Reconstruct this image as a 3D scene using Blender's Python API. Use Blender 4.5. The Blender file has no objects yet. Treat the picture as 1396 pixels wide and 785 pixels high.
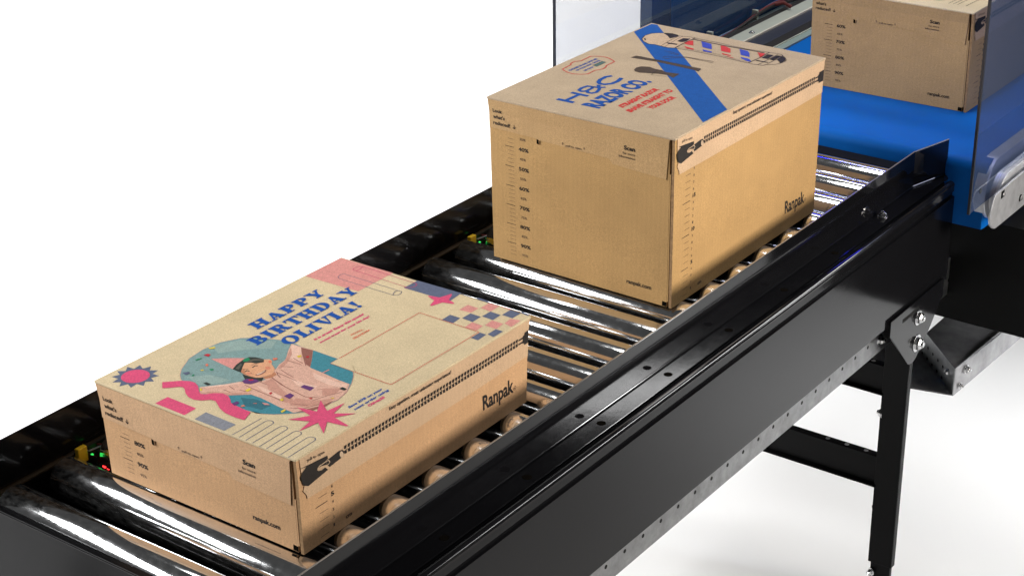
import bpy, bmesh, math, random
from math import sin, cos, pi, radians
from mathutils import Vector, Matrix
random.seed(7)
SC = 0.01                                   # everything below is written in centimetres
scene = bpy.context.scene
COL = scene.collection

# ------------------------------------------------------------------ camera
FPX, YAW, PITCH, ROLL = 2452.7556, -0.636291, 0.435659, -0.0144996
CAM = Vector((114.5827, -117.0449, 106.5084))
def cam_axes():
    cy, sy = cos(YAW), sin(YAW)
    f = Vector((sy*cos(PITCH), cy*cos(PITCH), -sin(PITCH)))
    r = Vector((cy, -sy, 0)); u = r.cross(f)
    c, s = cos(ROLL), sin(ROLL)
    return c*r + s*u, -s*r + c*u, f
RX, UX, FX = cam_axes()
cam = bpy.data.cameras.new('camera'); camo = bpy.data.objects.new('camera', cam); COL.objects.link(camo)
camo.matrix_world = Matrix((
    (RX.x, UX.x, -FX.x, CAM.x*SC), (RX.y, UX.y, -FX.y, CAM.y*SC), (RX.z, UX.z, -FX.z, CAM.z*SC), (0, 0, 0, 1)))
cam.sensor_fit = 'HORIZONTAL'; cam.sensor_width = 36; cam.lens = FPX/1396*36
cam.clip_start = 0.05; cam.clip_end = 200
scene.camera = camo

# ------------------------------------------------------------------ world + lamps
w = bpy.data.worlds.new('World'); scene.world = w; w.use_nodes = True
bg = w.node_tree.nodes['Background']; bg.inputs[0].default_value = (1, 1, 1, 1); bg.inputs[1].default_value = 0.05
def lamp(name, loc, aim, sx, sy, power, col=(1, 1, 1), spread=180):
    l = bpy.data.lights.new(name, 'AREA'); l.shape = 'RECTANGLE'; l.size = sx; l.size_y = sy
    l.energy = power; l.color = col; l.spread = radians(spread)
    o = bpy.data.objects.new(name, l); COL.objects.link(o); o.location = loc
    d = Vector(aim) - Vector(loc); o.rotation_euler = d.to_track_quat('-Z', 'Y').to_euler()
    return o
lamp('key_softbox', (-2.00, -1.25, 1.42), (-0.15, 0.5, 0.1), 2.5, 0.78, 112)
lamp('side_softbox', (2.9, 1.55, 0.80), (0, 0.7, 0.1), 1.0, 0.85, 14, (1, .93, .84), 58)
lamp('rim_strip', (1.9, 3.6, 1.9), (0.0, 0.6, 0), 2.6, 0.16, 9, (1, 1, 1), 80)
lamp('interior_fill', (-0.15, 2.35, 1.5), (-0.2, 2.1, 0), 0.9, 0.25, 2.2, (1, 1, 1), 120)  # added fill lamp that brightens the dark machine interior
lamp('top_light', (-0.3, 1.85, 6.0), (-0.3, 1.85, 0), 0.8, 2.8, 7.2, (1, .99, .97), 30)
lamp('backdrop_light_left', (-3.0, 1.2, 4.5), (-3.0, 1.2, 0), 1.5, 1.5, 75, spread=62)
lamp('backdrop_light_rear', (-4.2, 3.9, 5.0), (-4.2, 3.9, 0), 1.5, 1.5, 150, spread=72)
lamp('floor_light', (2.0, 2.3, -0.08), (0.02, 1.95, -0.75), 1.0, 0.3, 7.0, spread=34)
scene.view_settings.view_transform = 'Standard'; scene.view_settings.look = 'None'
scene.view_settings.exposure = 0; scene.view_settings.gamma = 1

# ------------------------------------------------------------------ materials
def lin(c): return tuple((x/12.92 if x <= .04045 else ((x+.055)/1.055)**2.4) for x in [v/255 for v in c])
MATS = {}
def mat(name, col, rough=.5, metal=0, spec=.5, noise=0, nscale=40, bump=0, bscale=200, coat=0, stretch=None, srgb=False,
        rnoise=0, rscale=30, emit=0, trans=0, ior=1.45, speck=0):
    if name in MATS: return MATS[name]
    if srgb: col = lin(col)
    m = bpy.data.materials.new(name); m.use_nodes = True; nt = m.node_tree; N = nt.nodes; L = nt.links
    b = N['Principled BSDF']; MATS[name] = m
    b.inputs['Base Color'].default_value = (*col, 1); b.inputs['Roughness'].default_value = rough
    b.inputs['Metallic'].default_value = metal; b.inputs['Specular IOR Level'].default_value = spec
    b.inputs['Coat Weight'].default_value = coat; b.inputs['Coat Roughness'].default_value = .05
    if emit: b.inputs['Emission Color'].default_value = (*col, 1); b.inputs['Emission Strength'].default_value = emit
    if noise or bump or rnoise or speck:
        tc = N.new('ShaderNodeTexCoord'); mp = N.new('ShaderNodeMapping'); L.new(tc.outputs['Object'], mp.inputs[0])
        if stretch: mp.inputs['Scale'].default_value = stretch
    if noise or speck:
        n = N.new('ShaderNodeTexNoise'); n.inputs['Scale'].default_value = nscale; n.inputs['Detail'].default_value = 6
        n.inputs['Roughness'].default_value = .65
        L.new(mp.outputs[0], n.inputs[0])
        r = N.new('ShaderNodeMapRange'); r.inputs[1].default_value = .3; r.inputs[2].default_value = .7
        r.inputs[3].default_value = 1-noise; r.inputs[4].default_value = 1+noise; L.new(n.outputs['Fac'], r.inputs[0])
        fac = r.outputs[0]
        if speck:
            n2 = N.new('ShaderNodeTexNoise'); n2.inputs['Scale'].default_value = 900; n2.inputs['Detail'].default_value = 3
            L.new(tc.outputs['Object'], n2.inputs[0])
            r2 = N.new('ShaderNodeMapRange'); r2.inputs[1].default_value = .3; r2.inputs[2].default_value = .7
            r2.inputs[3].default_value = 1-speck; r2.inputs[4].default_value = 1+speck; L.new(n2.outputs['Fac'], r2.inputs[0])
            mu = N.new('ShaderNodeMath'); mu.operation = 'MULTIPLY'; L.new(fac, mu.inputs[0]); L.new(r2.outputs[0], mu.inputs[1]); fac = mu.outputs[0]
        x = N.new('ShaderNodeMix'); x.data_type = 'RGBA'; x.blend_type = 'MULTIPLY'; x.inputs[0].default_value = 1
        x.inputs[6].default_value = (*col, 1); L.new(fac, x.inputs[7]); L.new(x.outputs[2], b.inputs['Base Color'])
    if rnoise:
        n = N.new('ShaderNodeTexNoise'); n.inputs['Scale'].default_value = rscale; n.inputs['Detail'].default_value = 8
        n.inputs['Roughness'].default_value = .7
        L.new(mp.outputs[0], n.inputs[0])
        r = N.new('ShaderNodeMapRange'); r.inputs[1].default_value = .35; r.inputs[2].default_value = .75
        r.inputs[3].default_value = rough; r.inputs[4].default_value = rough+rnoise; L.new(n.outputs['Fac'], r.inputs[0])
        L.new(r.outputs[0], b.inputs['Roughness'])
    if bump:
        n = N.new('ShaderNodeTexNoise'); n.inputs['Scale'].default_value = bscale; n.inputs['Detail'].default_value = 5
        L.new(mp.outputs[0], n.inputs[0])
        bp = N.new('ShaderNodeBump'); bp.inputs['Strength'].default_value = bump; bp.inputs['Distance'].default_value = .001
        L.new(n.outputs['Fac'], bp.inputs['Height']); L.new(bp.outputs[0], b.inputs['Normal'])
    return m

def kraft(name, col, col_edge=None, wave=.018):
    m = mat(name, col, rough=.72, spec=.25, noise=.07, nscale=18, bump=.25, bscale=160, speck=.2)
    nt = m.node_tree; N = nt.nodes; L = nt.links
    # faint vertical corrugation telegraphing through the liner
    tc = N.new('ShaderNodeTexCoord'); wv = N.new('ShaderNodeTexWave'); wv.bands_direction = 'DIAGONAL'
    sp = N.new('ShaderNodeSeparateXYZ'); L.new(tc.outputs['Object'], sp.inputs[0])
    ad = N.new('ShaderNodeMath'); ad.operation = 'ADD'; L.new(sp.outputs[0], ad.inputs[0]); L.new(sp.outputs[1], ad.inputs[1])
    si = N.new('ShaderNodeMath'); si.operation = 'MULTIPLY'; si.inputs[1].default_value = 2*pi/.0075; L.new(ad.outputs[0], si.inputs[0])
    s2 = N.new('ShaderNodeMath'); s2.operation = 'SINE'; L.new(si.outputs[0], s2.inputs[0])
    mr = N.new('ShaderNodeMapRange'); mr.inputs[1].default_value = -1; mr.inputs[3].default_value = 1-wave; mr.inputs[4].default_value = 1+wave
    L.new(s2.outputs[0], mr.inputs[0])
    x = N.new('ShaderNodeMix'); x.data_type = 'RGBA'; x.blend_type = 'MULTIPLY'; x.inputs[0].default_value = 1
    b = N['Principled BSDF']; src = b.inputs['Base Color'].links[0].from_socket
    L.new(src, x.inputs[6]); L.new(mr.outputs[0], x.inputs[7]); L.new(x.outputs[2], b.inputs['Base Color'])
    return m
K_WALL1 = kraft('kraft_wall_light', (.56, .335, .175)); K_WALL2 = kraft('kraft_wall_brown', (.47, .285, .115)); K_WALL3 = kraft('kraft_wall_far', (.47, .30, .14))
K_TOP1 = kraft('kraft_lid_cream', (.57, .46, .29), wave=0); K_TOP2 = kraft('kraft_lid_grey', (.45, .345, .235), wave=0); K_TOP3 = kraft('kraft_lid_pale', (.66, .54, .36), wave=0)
K_LID1 = kraft('kraft_lid_flap_light', (.56, .355, .205)); K_LID2 = kraft('kraft_lid_flap_brown', (.49, .31, .145))
K_SIDE = kraft('kraft_tape_side', (.56, .38, .235))
K_EDGE = mat('cardboard_edge', (.30, .18, .085), rough=.9, noise=.3, nscale=300)
DARKGAP = mat('dark_gap', (.006, .005, .004), rough=1, spec=0)
def ink(name, c, k=.82): 
    l = lin(c); return mat('ink_'+name, tuple(v*k for v in l), rough=.6, spec=.3, noise=.10, nscale=160, speck=.22)
INK = ink('black', (44, 38, 34)); INKG = ink('brown_grey', (84, 70, 58)); BLUE = ink('blue', (26, 84, 168)); PINK = ink('pink', (222, 84, 124)); ROSE = ink('rose', (220, 150, 142))
SLATE = ink('slate', (98, 106, 130)); GREY = ink('grey', (140, 142, 150)); RED = ink('red', (214, 66, 62)); TEAL = ink('teal', (70, 138, 152)); TEALP = ink('teal_pale', (132, 160, 158))
SKIN = ink('skin', (226, 168, 130)); SHIRT = ink('shirt', (222, 176, 156)); SHIRTD = ink('shirt_fold', (150, 100, 88)); HAIR = ink('hair', (52, 58, 54)); TEETH = ink('teeth', (240, 225, 205))
PURPLE = ink('purple', (104, 62, 118)); YELLOW = ink('yellow', (226, 200, 70)); GREEN = ink('green', (40, 140, 96)); CRIMSON = ink('crimson', (196, 40, 56)); SALMON = ink('salmon', (228, 124, 96))
STRIPE = ink('stripe_blue', (26, 90, 170)); POLEB = ink('pole_blue', (64, 82, 190)); KRFT = ink('kraft', (206, 178, 148), .85); PINKD = ink('pink_overprint', (196, 60, 110))
PAINT = mat('black_gloss_paint', (.006, .006, .007), rough=.10, spec=.20, rnoise=.08, rscale=12, bump=.03, bscale=120)
PAINTG = mat('black_high_gloss_paint', (.005, .005, .006), rough=.05, spec=.5, rnoise=.05, rscale=14, bump=.015, bscale=90)
EDGE = mat('edge_highlight_pale', (.45, .44, .43), rough=.3, metal=.8)  # pale tone painted in as the guard's edge highlight
PAINTM = mat('black_satin_paint', (.005, .005, .0055), rough=.34, spec=.10, rnoise=.1, rscale=10, bump=.05, bscale=200)
MATTE = mat('black_matte', (.005, .005, .005), rough=.6, spec=.12)
CHROME = mat('zinc_roller_steel', (.80, .81, .82), rough=.07, metal=1, rnoise=.10, rscale=90)
def dust(m):
    nt = m.node_tree; N = nt.nodes; L = nt.links; out = N['Material Output']; b = N['Principled BSDF']
    tc = N.new('ShaderNodeTexCoord'); mp = N.new('ShaderNodeMapping'); mp.inputs['Scale'].default_value = (1, 1.6, 1.6); L.new(tc.outputs['Object'], mp.inputs[0])
    n = N.new('ShaderNodeTexNoise'); n.inputs['Scale'].default_value = 90; n.inputs['Detail'].default_value = 9; n.inputs['Roughness'].default_value = .72; L.new(mp.outputs[0], n.inputs[0])
    oi = N.new('ShaderNodeObjectInfo'); sc_ = N.new('ShaderNodeVectorMath'); sc_.operation = 'ADD'; cb = N.new('ShaderNodeCombineXYZ'); mu = N.new('ShaderNodeMath'); mu.operation = 'MULTIPLY'; mu.inputs[1].default_value = 9
    L.new(oi.outputs['Random'], mu.inputs[0]); L.new(mu.outputs[0], cb.inputs[0]); L.new(tc.outputs['Object'], sc_.inputs[0]); L.new(cb.outputs[0], sc_.inputs[1]); L.new(sc_.outputs[0], mp.inputs[0])
    r = N.new('ShaderNodeMapRange'); r.inputs[1].default_value = .42; r.inputs[2].default_value = .72; r.inputs[3].default_value = 0; r.inputs[4].default_value = .07; L.new(n.outputs['Fac'], r.inputs[0])
    d = N.new('ShaderNodeBsdfDiffuse'); d.inputs[0].default_value = (.38, .38, .37, 1)
    mx = N.new('ShaderNodeMixShader'); L.new(r.outputs[0], mx.inputs[0]); L.new(b.outputs[0], mx.inputs[1]); L.new(d.outputs[0], mx.inputs[2]); L.new(mx.outputs[0], out.inputs[0])
dust(CHROME)
STEEL = mat('galvanised_steel', (.30, .305, .31), rough=.36, metal=1, noise=.25, nscale=35, rnoise=.2, rscale=40)
STEELD = mat('galvanised_steel_dark', (.30, .30, .31), rough=.42, metal=.6, noise=.4, nscale=14, rnoise=.3, rscale=20)
BRUSH = mat('brushed_aluminium', (.82, .83, .86), rough=.34, metal=.75, noise=.12, nscale=60, rnoise=.15, rscale=50)
BOLT = mat('bolt_zinc', (.75, .75, .76), rough=.18, metal=1)
BELT = mat('blue_belt', (.001, .125, .50), rough=.5, spec=.12, noise=.06, nscale=20, rnoise=.1, rscale=20)
BLUEP = mat('blue_painted_steel', (.012, .13, .36), rough=.4, noise=.1, nscale=10)
GRPL = mat('grey_painted_steel', (.55, .58, .50), rough=.35, metal=.1, noise=.06, nscale=20)
DKPL = mat('slate_painted_steel', (.055, .06, .085), rough=.35, metal=.3)
TEALPL = mat('green_grey_rail', (.32, .40, .38), rough=.35, metal=.1)
RUBBER = mat('black_rubber', (.012, .010, .009), rough=.6)
CABLE = mat('red_cable', (.16, .03, .028), rough=.45)
LEDG = mat('led_green', (.04, .8, .12), emit=1.1); LEDR = mat('led_red', (1, .03, .03), emit=4); BLUE_GLOW = mat('blue_glow', (.02, .03, 1), emit=16)  # the blue one is an added glow for the roller reflections
YTAG = mat('yellow_plastic', (.75, .50, .02), rough=.4)
PCB = mat('circuit_board_black', (.015, .016, .012), rough=.4)
FLOOR = mat('white_studio_floor', (.86, .86, .86), rough=.6, spec=.2)
def glass(name, tint, edge=False):
    m = bpy.data.materials.new(name); m.use_nodes = True; nt = m.node_tree; N = nt.nodes; L = nt.links
    N.remove(N['Principled BSDF']); out = N['Material Output']
    t = N.new('ShaderNodeBsdfTransparent'); t.inputs[0].default_value = (*tint, 1)
    g = N.new('ShaderNodeBsdfGlossy'); g.inputs['Roughness'].default_value = .02
    fr = N.new('ShaderNodeFresnel'); fr.inputs[0].default_value = 1.45
    d = N.new('ShaderNodeBsdfDiffuse'); d.inputs[0].default_value = (.14, .22, .40, 1)
    mx = N.new('ShaderNodeMixShader'); mx.inputs[0].default_value = .14
    L.new(t.outputs[0], mx.inputs[1]); L.new(d.outputs[0], mx.inputs[2])
    mg = N.new('ShaderNodeMixShader'); ge = N.new('ShaderNodeNewGeometry'); iv = N.new('ShaderNodeMath'); iv.operation = 'SUBTRACT'; iv.inputs[0].default_value = 1
    L.new(ge.outputs['Backfacing'], iv.inputs[1]); mm = N.new('ShaderNodeMath'); mm.operation = 'MULTIPLY'
    L.new(fr.outputs[0], mm.inputs[0]); L.new(iv.outputs[0], mm.inputs[1]); L.new(mm.outputs[0], mg.inputs[0]); L.new(mx.outputs[0], mg.inputs[1]); L.new(g.outputs[0], mg.inputs[2])
    L.new(mg.outputs[0], out.inputs[0]); return m
GLASS = glass('smoked_acrylic', (.62, .64, .74))
GLASSL = glass('clear_acrylic', (.86, .86, .86))

# ------------------------------------------------------------------ mesh helpers
class MB:
    def __init__(s): s.v = []; s.f = []; s.m = []; s.mats = []; s.k = 0
    def mi(s, m):
        if m not in s.mats: s.mats.append(m)
        return s.mats.index(m)
    def add(s, vs, fs, m):
        o = len(s.v); s.v += [Vector(v) for v in vs]; i = s.mi(m)
        for f in fs: s.f.append([o+a for a in f]); s.m.append(i)
    def box(s, x0, x1, y0, y1, z0, z1, m):
        v = [(x, y, z) for z in (z0, z1) for y in (y0, y1) for x in (x0, x1)]
        s.add(v, [(0, 2, 3, 1), (4, 5, 7, 6), (0, 1, 5, 4), (2, 6, 7, 3), (0, 4, 6, 2), (1, 3, 7, 5)], m)
    def prism(s, pts, vec, m):
        n = len(pts); P = [Vector(p) for p in pts]; V = Vector(vec)
        s.add(P+[p+V for p in P], [tuple(reversed(range(n))), tuple(range(n, 2*n))] + [(i, (i+1) % n, n+(i+1) % n, n+i) for i in range(n)], m)
    def cyl(s, a, b, r, m, n=24, r2=None, smooth=True):
        a = Vector(a); b = Vector(b); d = (b-a).normalized(); t = d.orthogonal().normalized(); u = d.cross(t); r2 = r if r2 is None else r2
        vs = [a+r*(cos(2*pi*i/n)*t+sin(2*pi*i/n)*u) for i in range(n)]+[b+r2*(cos(2*pi*i/n)*t+sin(2*pi*i/n)*u) for i in range(n)]
        s.add(vs, [tuple(reversed(range(n))), tuple(range(n, 2*n))] + [(i, (i+1) % n, n+(i+1) % n, n+i) for i in range(n)], m)
    def tube(s, pts, r, m, n=8):
        P = [Vector(p) for p in pts]; rings = []
        for i, p in enumerate(P):
            d = (P[min(i+1, len(P)-1)]-P[max(i-1, 0)]).normalized(); t = d.cross(Vector((.01, .02, 1))).normalized(); u = d.cross(t)
            rings.append([p+r*(cos(2*pi*k/n)*t+sin(2*pi*k/n)*u) for k in range(n)])
        fs = [(i*n+k, i*n+(k+1) % n, (i+1)*n+(k+1) % n, (i+1)*n+k) for i in range(len(P)-1) for k in range(n)]
        s.add([v for r_ in rings for v in r_], fs, m)
    def build(s, name, parent=None, smooth=False, bevel=0, origin=None):
        me = bpy.data.meshes.new(name)
        o0 = Vector((0, 0, 0))
        if parent is not None: o0 = Vector(parent['_o'])
        if origin is not None: o0 = Vector(origin)
        me.from_pydata([tuple((v-o0)*SC) for v in s.v], [], s.f)
        for m in s.mats: me.materials.append(m)
        me.polygons.foreach_set('material_index', s.m); me.update()
        bm = bmesh.new(); bm.from_mesh(me); bmesh.ops.recalc_face_normals(bm, faces=bm.faces); bm.to_mesh(me); bm.free()
        if smooth:
            me.polygons.foreach_set('use_smooth', [True]*len(me.polygons)); me.set_sharp_from_angle(angle=radians(35))
        o = bpy.data.objects.new(name, me); COL.objects.link(o)
        o['_o'] = list(o0)
        if parent is not None:
            o.parent = parent
            if origin is not None: o.location = (o0-Vector(parent['_o']))*SC
        elif origin is not None: o.location = o0*SC
        if bevel:
            b = o.modifiers.new('bevel', 'BEVEL'); b.width = bevel*SC; b.segments = 3; b.limit_method = 'ANGLE'; b.angle_limit = radians(40)
        return o
def thing(name, loc, label, cat, group=None):
    o = bpy.data.objects.new(name, None); COL.objects.link(o); o.location = Vector(loc)*SC; o['_o'] = list(loc)
    o['label'] = label; o['category'] = cat; o.empty_display_size = .05
    if group: o['group'] = group
    return o

def ray(u, v):
    return CAM, FX + (u-698)/FPX*RX - (v-392.5)/FPX*UX
def hit(u, v, ax, c):
    o, d = ray(u, v); t = (c-o[ax])/d[ax]; return o+t*d

# ------------------------------------------------------------------ floor
b = MB(); b.box(-4000, 2500, -1500, 6000, -76, -75, FLOOR); fl = b.build('floor'); fl['kind'] = 'structure'

# ------------------------------------------------------------------ conveyor
conv = thing('roller_conveyor', (-16.5, 65, -75), 'black steel roller conveyor with chrome rollers carrying two cardboard boxes', 'conveyor')
Y0, Y1 = -12.1, 142.8
def frame_profile(sx, x0):   # x mirrored about -16.5 for the left side
    P = [(7.0, -2.0), (10.15, -2.0), (10.3, -2.35), (10.45, -2.0)]
    for k in range(9):
        a = pi - k*pi/8*1.08; P.append((11.15+.68*cos(a), -2.05+.55*sin(a)))
    P += [(11.82, -3.1), (11.55, -3.2), (11.55, -3.85), (11.98, -3.95), (11.98, -18.5), (11.75, -18.75), (11.3, -18.75), (11.3, -4), (10.6, -2.7), (7.0, -2.4)]
    return P
P = frame_profile(1, 0)
b = MB(); b.prism([(x, -12.1, z) for x, z in P], (0, Y1+12.1, 0), PAINT)
right = b.build('side_frame', conv, bevel=.04); right['label'] = 'right hand black side frame facing the viewer'
b = MB(); b.prism([(-33-x, -12.1, z) for x, z in P], (0, Y1+12.1, 0), PAINT); leftf = b.build('side_frame', conv, bevel=.04)
for x_ in (11.15, -44.15):
    b = MB(); b.cyl((x_, -12.1, -2.12), (x_, 142.85, -2.12), .66, PAINTG, 40); b.build('edge_bead', conv, smooth=True)
# inner walls
for sx in (1, -1):
    b2 = MB(); x0 = 6.3 if sx == 1 else -39.5
    b2.box(x0, x0+.25, -11, 141, -18, -2.1, PAINTM); b2.build('inner_frame_plate', conv)
b2 = MB(); b2.box(-40.0, -39.15, -11.8, 141, -2.02, -1.80, mat('ledge_brown', (.10, .075, .05), rough=.4, metal=.6)); b2.build('frame_ledge', conv)  # brown strip, lighter than the black frame around it
# guards
def guard(sx):
    PG = PAINTG if sx == 1 else PAINT
    X = lambda x: x if sx == 1 else -33-x
    b = MB(); t = .22
    path = [(7.0, -12.1), (7.0, 137.2), (9.1, 145.6)] if sx == 1 else [(7.0, -12.1), (7.0, 141)]
    n = len(path)
    vs = []
    for (x, y) in path:
        vs += [(X(x), y, -1.6), (X(x-t), y, -1.6), (X(x-t), y, 4.4), (X(x), y, 4.4)]
    fs = [(0, 1, 2, 3), tuple(4*(n-1)+k for k in (3, 2, 1, 0))]
    for i in range(n-1):
        a = 4*i; c = a+4
        for k in range(4): fs.append((a+k, c+k, c+(k+1) % 4, a+(k+1) % 4))
    b.add(vs, fs, PG)
    # foot flange with a small fold radius
    foot = [(X(x), y) for x, y in path] + [(X(10.0), y) for x, y in reversed(path[:-1])]
    if sx == 1: foot = [(7.0, -12.1), (7.0, 137.2), (9.1, 145.6), (10.1, 144.2), (10.0, 137.8), (10.0, -12.1)]
    b.prism([(x, y, -1.9) for x, y in foot], (0, 0, .22), PG)
    # fold fillet
    for i in range(n-1):
        (xa, ya), (xb, yb) = path[i], path[i+1]
        b.tube([(X(xa-.02), ya, -1.55), (X(xb-.02), yb, -1.55)], .16, PG, 12)
    return b.build('guard_rail', conv, smooth=False, bevel=.05)
gr = guard(1); gr['label'] = 'right guard rail, its far end bent outwards'
gl = guard(-1)
for n in range(-3, 5):
    bs = MB(); bs.cyl((8.6, 44.4+15.6*n, -1.75), (8.6, 44.4+15.6*n, -1.66), .58, DARKGAP, n=20); bs.build('bolt_slot', gr)
b = MB(); b.prism([(6.77, -12.1, 4.4), (6.77, 137.2, 4.4), (8.87, 145.6, 4.4), (9.08, 145.6, 4.4), (6.98, 137.2, 4.4), (6.98, -12.1, 4.4)], (0, 0, .035), EDGE); b.build('edge_highlight', gr)  # pale strip laid on as the highlight along the guard's top
def hexbolt(name, c, d, r, h, parent, m=BOLT, washer=True):
    b = MB(); c = Vector(c); d = Vector(d).normalized()
    if washer: b.cyl(c, c+d*.15, r*1.35, m, 24)
    b.cyl(c+d*.12, c+d*(.12+h*.7), r, m, 6); b.cyl(c+d*(.12+h*.7), c+d*(.12+h), r*.97, m, 6, r*.7)
    b.cyl(c+d*.1, c+d*(.12+h*1.35), r*.42, m, 14)
    return b.build(name, parent, smooth=False, bevel=.03)
hexbolt('bolt', (8.33, 123.5, -1.68), (0, 0, 1), .62, .6, gr)
# front beam + end bar
BEAM = mat('beam_paint', (.003, .003, .0035), rough=.25, spec=.12)
b = MB(); b.box(-45, 11.2, -12.1, -11.85, -19, -1.15, BEAM)
b.box(-45, 11.2, -11.85, -10.9, -1.4, -1.15, BEAM); b.build('front_beam', conv, bevel=.06)
b = MB(); b.box(-39.2, 6.2, 141.2, 144.4, -6, -.9, MATTE); b.build('end_bar', conv, bevel=.1)
# dark pan underneath the rollers
b = MB(); b.box(-39.2, 6.2, -11, 141, -17.6, -17.2, MATTE); b.build('drip_pan', conv)
# rollers
def roller_mesh():
    b = MB(); n = 64; r = 2.5; prof = [(-37.3, 1.2), (-37.3, 2.1), (-37.15, 2.35), (-36.9, r), (5.2, r), (5.45, 2.35), (5.6, 2.1), (5.6, 1.2)]
    vs = [(x, rr*cos(2*pi*k/n), rr*sin(2*pi*k/n)-2.5) for x, rr in prof for k in range(n)]
    fs = [(i*n+k, i*n+(k+1) % n, (i+1)*n+(k+1) % n, (i+1)*n+k) for i in range(len(prof)-1) for k in range(n)]
    fs += [tuple(range(n)), tuple((len(prof)-1)*n+k for k in range(n))]
    b.add(vs, fs, CHROME)
    b.cyl((-38.9, 0, -2.5), (6.2, 0, -2.5), .55, PAINTM, 6)
    return b
proto = roller_mesh().build('roller', conv, smooth=True, origin=(0, 0, 0))
for i in range(20):
    o = proto if i == 0 else proto.copy()
    if i: COL.objects.link(o); o.parent = conv
    o.location = (Vector((0, -8.7+7.73*i, 0))-Vector(conv['_o']))*SC
    o.rotation_euler = (0, 0, 0)
# galvanised cable channel under the frame
b = MB(); b.box(9.3, 9.5, 40.9, 160, -24.85, -18, STEEL); b.box(7.4, 9.3, 40.9, 160, -24.85, -24.65, STEEL)
for n in range(27):
    yc = 44.4+4.4*n; b.cyl((9.45, yc, -22.22), (9.53, yc, -22.22), .30, MATTE, 14)
b.box(8.8, 9.56, 39.8, 40.7, -24.4, -18, STEEL)
b.build('perforated_channel', conv)
hexbolt('bolt', (9.5, 123.4, -22.5), (1, 0, 0), .7, .7, conv)
# legs
def leg(x0, x1, flip, name='leg'):
    b = MB()
    b.box(x0, x1, 130, 130.2, -68.5, -19, PAINTM)
    if flip: b.box(x0, x0+.2, 130.2, 131.4, -68.5, -19, PAINTM)
    else: b.box(x1-.2, x1, 130.2, 131.4, -68.5, -19, PAINTM)
    b.box(x0, x0+.2, 130.2, 131.4, -68.5, -19, PAINTM)
    L = b.build(name, conv, bevel=.06)
    f = MB(); f.box(x0+.4, x1-.35, 130.3, 131.2, -74.2, -60, PAINTM); f.cyl(((x0+x1)/2, 130.7, -75), ((x0+x1)/2, 130.7, -74), 2.6, RUBBER, 24); f.build('foot', L, bevel=.05)
    return L
L1 = leg(7.8, 12.15, False); L2 = leg(-45.1, -41.1, True)
hexbolt('bolt', (8.1, 130.9, -39.8), (-1, 0, 0), .75, .8, L1)
hexbolt('bolt', (8.1, 130.9, -58.0), (-1, 0, 0), .75, .4, L1, PAINTM)
hexbolt('bolt', (8.6, 129.98, -70.4), (-.35, -1, 0), .55, .7, L1)
for zc0, zc1 in ((-36.0, -31.0), (-53.6, -48.1)):
    b = MB(); b.box(-41.1, 8.1, 130.6, 130.85, zc0, zc1, PAINTM); b.box(-41.1, 8.1, 130.85, 132.2, zc1-.25, zc1, PAINTM)
    b.box(-41.1, 8.1, 129.7, 130.6, zc0, zc0+.25, PAINTM)
    for k in range(3): b.cyl((-2+3.6*k, 131.5, zc1-.1), (-2+3.6*k, 131.5, zc1+.02), .42, STEELD, 12)
    b.build('crossbar', conv, bevel=.05)
# second pair of legs at the near end (outside the picture) so the frame stands
for (x0, x1) in ((8.1, 12.15), (-45.1, -41.1)):
    b = MB(); b.box(x0, x1, -30, -28.6, -75, -19, PAINTM); b.build('leg', conv, bevel=.06)
# bracket plate with rounded lower tip
br = [(120.5, -17.5), (140.5, -17.5), (140.6, -20.4), (135.73, -25.4)]
for k in range(7):
    a = -0.65 - k*1.9/6; br.append((130.2+2.7*cos(a), -26.4+2.4*sin(a)))
br += [(121.33, -20.9), (120.5, -20.2)]
b = MB(); b.prism([(12.2, y, z) for y, z in br], (.3, 0, 0), PAINT)
b.box(11.4, 12.2, 120.5, 120.75, -20.5, -17.8, PAINTM)
BR = b.build('leg_bracket', conv, bevel=.08)
b = MB(); b.box(12.5, 12.53, 125.0, 131.0, -19.5, -18.85, MATTE); b.build('slot', BR)
hexbolt('bolt', (12.5, 131.0, -20.9), (1, 0, 0), .95, .75, BR); hexbolt('bolt', (12.5, 131.3, -25.6), (1, 0, 0), 1.1, .85, BR)
# drive cards with leds between rollers and left frame
def card(y, full=True):
    b = MB(); b.box(-39.2, -38.9, y, y+7.2, -6.6, -1.6, PCB)
    b.box(-38.9, -36.8, y+1.5, y+6.8, -4.9, -4.7, PCB); b.box(-38.9, -36.9, y+1.5, y+1.6, -4.9, -2.2, PCB)
    b.tube([(-38.8, y+2.4, -2.2), (-37.2, y+2.6, -1.9), (-36.9, y+4.2, -2.6), (-37.1, y+5.8, -4.4)], .14, RUBBER)
    b.tube([(-38.8, y+3.4, -1.9), (-37.4, y+3.6, -1.6), (-36.8, y+5.2, -2.9), (-37.0, y+6.4, -4.9)], .12, CABLE)
    b.tube([(-38.9, y+1.2, -1.7), (-38.0, y+1.4, -1.6), (-37.6, y+6.4, -1.9)], .10, STEELD)
    c = b.build('drive_card', conv)
    t = MB(); t.box(-38.9, -38.2, y-.1, y+1.3, -2.9, -.9, YTAG); t.build('tag', c, bevel=.1)
    oy = y-2.3
    for q in [tuple(hit(u, v, 0, -38)+Vector((0, oy, 0))) for u, v in ((125, 621), (140.5, 613))]:
        g = MB(); g.box(q[0], q[0]+.25, q[1]-.12, q[1]+.12, q[2]-.32, q[2]+.32, LEDG); g.build('green_led', c)
    for q in [tuple(hit(u, v, 0, -37.2)+Vector((0, oy, 0))) for u, v in ((142, 634), (146.5, 631), (147.5, 636.5))]:
        r = MB(); r.cyl(q, (q[0]+.3, q[1], q[2]), .26, LEDR, 12); r.build('red_led', c)
card(2.3); card(79.6)

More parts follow.
